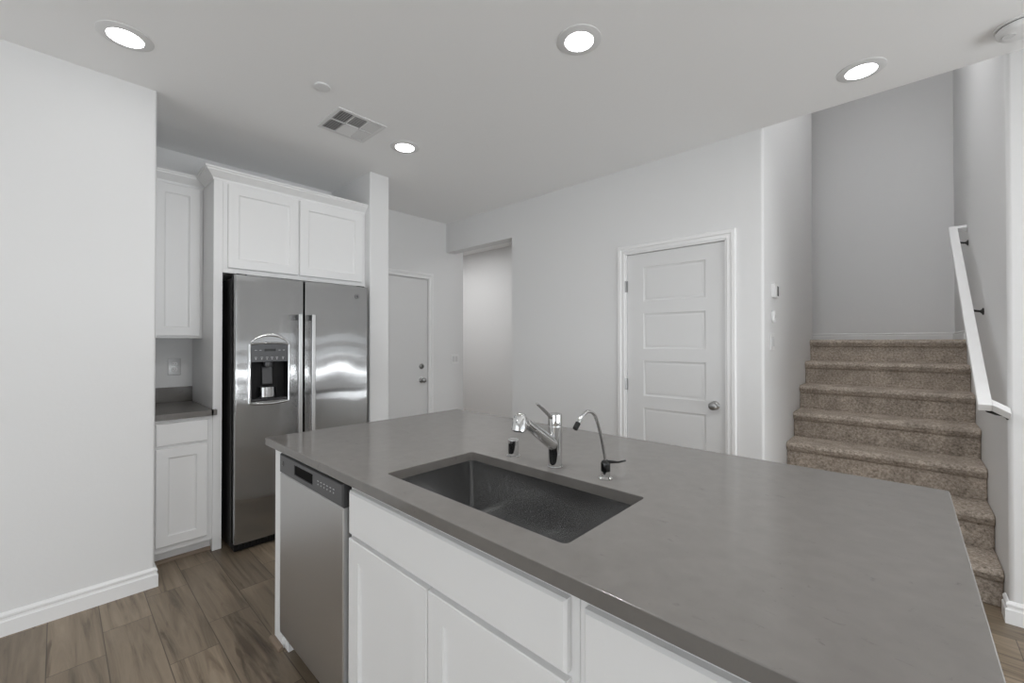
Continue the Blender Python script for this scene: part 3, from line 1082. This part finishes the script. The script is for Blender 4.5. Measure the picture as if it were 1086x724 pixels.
# control panel with pocket handle
HX0, HX1, HZ0, HZ1 = 0.166, 0.350, 0.800, 0.842
slab_bm = slab(B(), 0, w, 0.7775, 0.860, 0.05, [(HX0, HX1, HZ0, HZ1)], ((0.002, 0.003), (0.004, 0.0035)), 0.005, -0.002)
obj('control_panel', slab_bm, 'charcoal', dwt)
bm = B()
prism(bm, rounded([(HX0 + 0.004, HZ0 + 0.003), (HX1 - 0.004, HZ0 + 0.003), (HX1 - 0.004, HZ1 - 0.003), (HX0 + 0.004, HZ1 - 0.003)], 0.008), -0.0005, 0.0020, 'y')
obj('pocket_handle', bm, 'recess', dwt)  # near-flush black plate stands in for the shade of a deep pocket
for k in range(6):
    xk = 0.395 + k * 0.026
    bm = boxes((xk, xk + 0.011, -0.0028, -0.0015, 0.826, 0.829))
    lathe(bm, [(0, 0), (0.0028, 0), (0.0028, 0.0008), (0, 0.0008)], 10, Matrix.Translation((xk + 0.005, -0.002, 0.815)) @ RX)
    obj('button', bm, 'legend', dwt)
bm = lathe(B(), [(0, 0), (0.011, 0), (0.011, 0.001), (0.0098, 0.0018), (0, 0.0018)], 24, Matrix.Translation((0.040, -0.002, 0.822)) @ RX)
bd = obj('badge', bm, 'bronze', dwt)
bm = lathe(B(), [(0.0072, 0.0017), (0.0072, 0.0023), (0.0084, 0.0023), (0.0084, 0.0017)], 24, Matrix.Translation((0.040, -0.002, 0.822)) @ RX)
obj('monogram', bm, 'handle_steel', bd)
obj('toe_panel', boxes((0.004, w - 0.004, 0.07, 0.085, 0.0, 0.078)), 'black', dwt)

# white end panel
bm = B()
prism(bm, [(0.680, 0), (0.680, 0.880), (1.48, 0.880), (1.48, 0)], -2.104, -2.010, 'x')
box(bm, -2.010, -1.966, 0.690, 0.725, 0, 0.078)
o = obj('island_end_panel', bm, 'cabinet', bevel=0.0015)
tag(o, 'white end panel standing at the left end of the island', 'panel')
SHOE = [(0.0005, 0.0005), (0.019, 0.0005), (0.018, 0.010), (0.010, 0.018), (0.0005, 0.019)]
bm = moulding(B(), SHOE, [(-2.104, 1.48), (-2.104, 0.680), (-1.996, 0.680)])
o = obj('shoe_moulding', bm, 'shoe')
tag(o, 'brown wood shoe moulding at the foot of the island end panel', 'moulding')

# sink base cabinet (open at the top for the basin)
sc = thing('sink_cabinet', 'white two door sink cabinet right of the dishwasher', 'cabinet', (-1.392, IFY, 0))
w = -0.462 + 1.392
bm = boxes((0, 0.018, 0.02, 0.60, 0.1, 0.88), (w - 0.018, w, 0.02, 0.60, 0.1, 0.88), (0, w, 0.582, 0.60, 0.1, 0.88), (0.018, w - 0.018, 0.02, 0.582, 0.1, 0.118),
           (0, w, 0.075, 0.09, 0, 0.1))
slab(bm, 0, w, 0.1, 0.88, 0.02, (), (), 0.001, 0.0)
obj('carcass', bm, 'cabinet', sc)
x0, x1 = -1.372 + 1.392, -0.482 + 1.392
xm = -0.929 + 1.392
obj('false_drawer_front', slab(B(), x0, x1, 0.703, 0.848, 0.021, (), (), 0.006, -0.021), 'cabinet', sc)
obj('cabinet_door', shaker(x0, xm - 0.002, 0.125, 0.690, 0.064, 0.021, -0.021), 'cabinet', sc)
obj('cabinet_door', shaker(xm + 0.002, x1, 0.125, 0.690, 0.064, 0.021, -0.021), 'cabinet', sc)

# drawer cabinet
sc = thing('drawer_cabinet', 'white drawer cabinet under the near right end of the island', 'cabinet', (-0.461, IFY, 0))
w = 0.052 + 0.461
bm = boxes((0.0, w, 0.02, 0.60, 0.1, 0.88), (0, w, 0.075, 0.09, 0, 0.1))
slab(bm, 0.0, w, 0.1, 0.88, 0.02, (), (), 0.001, 0.0)
obj('carcass', bm, 'cabinet', sc)
x0, x1 = -0.442 + 0.461, 0.032 + 0.461
obj('drawer', slab(B(), x0, x1, 0.703, 0.848, 0.021, (), (), 0.006, -0.021), 'cabinet', sc)
obj('cabinet_door', shaker(x0, x1, 0.125, 0.690, 0.064, 0.021, -0.021), 'cabinet', sc)
struct('wall_island', boxes((-2.02, 0.052, 1.295, 1.475, 0, 0.8805)), 'wall')

# ------------------------------------------------------------------ fittings on the island top
TZ = 0.9142
# main faucet, spout towards the sink (-Y)
fa = thing('faucet', 'chrome single lever faucet with pull out spray head behind the sink', 'faucet', (-0.893, 1.180, TZ))
bm = lathe(B(), [(0, 0), (0.0262, 0), (0.0262, 0.003), (0.0242, 0.005), (0.0242, 0.140), (0.0232, 0.1415), (0.0232, 0.1435), (0, 0.1435)], 36)
obj('body', bm, 'chrome', fa, sharp=40)
bm = lathe(B(), [(0, 0.144), (0.0242, 0.144), (0.0242, 0.180), (0.0225, 0.184), (0.014, 0.1865), (0, 0.187)], 36)
tube(bm, [(0, -0.016, 0.170), (0, -0.045, 0.191), (0, -0.072, 0.211), (0, -0.098, 0.229)],
     [(0.0085, 0.0075), (0.0095, 0.005), (0.0095, 0.0042), (0.0075, 0.0035)], 16)
obj('lever_handle', bm, 'chrome', fa, sharp=50)
dir_ = Vector((0, -1, 0.66)).normalized()
s0 = Vector((0, 0.0, 0.072))
pts = [s0 + dir_ * t for t in (0.0, 0.05, 0.10, 0.150, 0.185)]
obj('spout', tube(B(), pts, [(0.0200, 0.0215), (0.0195, 0.021), (0.0175, 0.0185), (0.0160, 0.0165), (0.0155, 0.016)], 24), 'chrome', fa)
# spray head: stout flared barrel facing down at the end of the arm
T = Matrix.Translation((0, -0.188, 0.151)) @ Matrix.Rotation(math.radians(-9), 4, 'X')
bm = lathe(B(), [(0, 0.001), (0.0215, 0.001), (0.0240, 0.003), (0.0240, 0.010), (0.0225, 0.030), (0.0200, 0.046), (0.0165, 0.054), (0.009, 0.0575), (0, 0.058)], 32, T)
tube(bm, [T @ Vector((0, 0.004, 0.030)), T @ Vector((0, 0.030, 0.018))], [(0.0165, 0.0185), (0.0162, 0.0168)], 20)
hd = obj('spray_head', bm, 'chrome', fa, sharp=45)
obj('spray_face', lathe(B(), [(0, -0.002), (0.016, -0.002), (0.019, 0.0), (0.019, 0.002), (0, 0.002)], 24, T), 'black', hd)
obj('spray_button', lathe(B(), [(0, 0), (0.009, 0), (0.008, 0.003), (0, 0.0035)], 20, T @ Matrix.Translation((0, -0.0205, 0.034)) @ RX), 'chrome', hd)

# filtered water tap
ft = thing('filter_faucet', 'slim chrome gooseneck water tap with black lever right of the faucet', 'tap', (-0.697, 1.185, TZ))
bm = lathe(B(), [(0, 0), (0.0215, 0), (0.0215, 0.003), (0.017, 0.006), (0.0145, 0.008), (0.0145, 0.024), (0, 0.024)], 28)
obj('base', bm, 'chrome', ft, sharp=40)
bm = lathe(B(), [(0, 0.0242), (0.0150, 0.0242), (0.0150, 0.050), (0.011, 0.056), (0.006, 0.060), (0, 0.060)], 28)
obj('valve_body', bm, 'gloss_black', ft, sharp=40)
bm = B()
lv = Vector((0.80, 0.60, 0)).normalized()
tube(bm, [Vector((0, 0, 0.050)) - lv * 0.012, Vector((0, 0, 0.053)) + lv * 0.008, Vector((0, 0, 0.053)) + lv * 0.040, Vector((0, 0, 0.059)) + lv * 0.062],
     [(0.009, 0.006), (0.008, 0.0055), (0.006, 0.003), (0.0055, 0.0025)], 14)
obj('lever', bm, 'gloss_black', ft)
prof = [(0.0, 0.050), (-0.004, 0.066), (-0.014, 0.100), (-0.026, 0.135), (-0.040, 0.168), (-0.052, 0.192), (-0.066, 0.210), (-0.084, 0.221), (-0.104, 0.224), (-0.124, 0.219), (-0.142, 0.208), (-0.154, 0.196)]
# smooth the neck
P = [Vector((0, a, b)) for a, b in prof]
sm = []
for i in range(len(P) - 1):
    a, b, c, d_ = P[max(i - 1, 0)], P[i], P[i + 1], P[min(i + 2, len(P) - 1)]
    for k in range(4):
        t = k / 4
        sm.append(0.5 * ((2 * b) + (c - a) * t + (2 * a - 5 * b + 4 * c - d_) * t * t + (3 * b - a - 3 * c + d_) * t ** 3))
sm.append(P[-1])
obj('gooseneck', tube(B(), sm, 0.0052, 16), 'chrome', ft)
tdir = (P[-1] - P[-2]).normalized()
obj('nozzle', tube(B(), [P[-1] - tdir * 0.001, P[-1] + tdir * 0.020], 0.0078, 18), 'black', ft)

ag = thing('air_gap_cap', 'short chrome air gap cap on the counter left of the faucet', 'air gap', (-1.093, 1.183, TZ))
obj('flange', lathe(B(), [(0, 0), (0.0245, 0), (0.0245, 0.002), (0.021, 0.004), (0, 0.004)], 32), 'chrome', ag, sharp=40)
obj('cap', lathe(B(), [(0, 0.0042), (0.0205, 0.0042), (0.0205, 0.060), (0.019, 0.063), (0.014, 0.0645), (0, 0.065)], 32), 'chrome', ag, sharp=50)
obj('vent_slot', boxes((-0.004, 0.004, -0.0215, -0.018, 0.012, 0.05)), 'black', ag)

# ------------------------------------------------------------------ ceiling fittings


def downlight(loc, label):
    t = thing('recessed_light', label, 'ceiling light', loc)
    bm = lathe(B(), [(0.100, 0), (0.100, -0.003), (0.096, -0.005), (0.074, -0.009), (0.067, -0.0095), (0.065, -0.0085), (0.065, 0)], 48)
    obj('trim_ring', bm, 'vent', t, sharp=60)
    obj('diffuser', lathe(B(), [(0, -0.010), (0.060, -0.0095), (0.0648, -0.008), (0.0648, -0.001)], 48), 'glow', t)
    return t


first = downlight((-2.598, 0.205, CEIL), 'lit recessed ceiling light nearest the plain left wall')


def copy_tree(src, loc, label):
    r = src.copy()
    COL.objects.link(r)
    r.location = loc
    r['label'] = label
    for ch in src.children:
        c = ch.copy()
        COL.objects.link(c)
        c.parent = r
    return r


first['group'] = 'recessed lights in the ceiling'
copy_tree(first, (-1.096, 1.634, CEIL), 'lit recessed ceiling light above the island faucets')
copy_tree(first, (-0.159, 2.798, CEIL), 'lit recessed ceiling light in front of the stairs')
copy_tree(first, (-2.608, 1.682, CEIL), 'lit recessed ceiling light just past the ceiling vent')

v = thing('ceiling_vent', 'square white air register in the ceiling near the refrigerator', 'vent', (-2.605, 1.286, CEIL))
hs = 0.158
bm = boxes((-hs, hs, -hs, -hs + 0.022, -0.006, 0), (-hs, hs, hs - 0.022, hs, -0.006, 0), (-hs, -hs + 0.022, -hs + 0.022, hs - 0.022, -0.006, 0), (hs - 0.022, hs, -hs + 0.022, hs - 0.022, -0.006, 0),
           (-hs + 0.022, hs - 0.022, -0.050, -0.042, -0.006, 0), (-hs + 0.022, hs - 0.022, 0.042, 0.050, -0.006, 0), (-0.006, 0.006, -hs + 0.022, hs - 0.022, -0.006, 0))
obj('frame', bm, 'vent', v)
obj('shade_backing', boxes((-hs + 0.02, hs - 0.02, -hs + 0.02, hs - 0.02, -0.0015, -0.0005)), 'shade_backing', v)  # thin dark sheet stands in for the shaded hollow behind the louvers
for rx0, rx1, up in ((0.006, hs - 0.022, 1), (-hs + 0.022, -0.006, -1)):
    for col, (c0, c1) in enumerate(((-hs + 0.022, -0.050), (-0.042, 0.042), (0.050, hs - 0.022))):
        bm = B()
        if col == 1:       # blades along Y
            n = 8
            for k in range(n):
                xm_ = rx0 + (rx1 - rx0) * (k + 0.5) / n
                dx = 0.0085
                s = up
                prism(bm, [(xm_ + s * dx, -0.0065), (xm_ + s * dx + 0.0015, -0.0065), (xm_ - s * dx + 0.0015, -0.0018), (xm_ - s * dx, -0.0018)], c0, c1, 'y')
        else:
            n = 6
            s = -1 if col == 0 else 1
            for k in range(n):
                ym = c0 + (c1 - c0) * (k + 0.5) / n
                dy = 0.0030 if col == 0 else 0.0050
                prism(bm, [(ym - s * dy, -0.0018), (ym - s * dy + 0.0015, -0.0018), (ym + s * dy + 0.0015, -0.0065), (ym + s * dy, -0.0065)], rx0 + 0.004, rx1 - 0.004, 'x')
        obj('louver', bm, 'vent', v)

o = obj('ceiling_cover_plate', lathe(B(), [(0, -0.012), (0.034, -0.012), (0.040, -0.010), (0.041, -0.004), (0.037, -0.003), (0.037, 0)], 36), 'vent', loc=(-2.316, 0.976, CEIL), sharp=50)
tag(o, 'small round white cover plate on the ceiling, nearer than the vent', 'cover plate')

s = thing('smoke_detector', 'round white smoke detector on the ceiling near the stair wall', 'smoke detector', (0.375, 2.865, CEIL))
obj('mounting_base', lathe(B(), [(0.078, 0), (0.078, -0.008), (0.074, -0.0095), (0, -0.0095)], 40), 'plastic', s, sharp=40)
obj('cover', lathe(B(), [(0.070, -0.012), (0.073, -0.016), (0.069, -0.034), (0.060, -0.042), (0.036, -0.045), (0, -0.046)], 40), 'plastic', s, sharp=40)
obj('dark_gap', lathe(B(), [(0.071, -0.0092), (0.071, -0.0125), (0, -0.0125)], 40), 'shade_backing', s)  # shade of the gap under the cover put in as a dark disc
obj('sounder_vent', lathe(B(), [(0.022, -0.001), (0.020, -0.004), (0.014, -0.003), (0.006, -0.0045), (0, -0.0045)], 24, Matrix.Translation((-0.034, -0.012, -0.043))), 'plastic_grey', s)
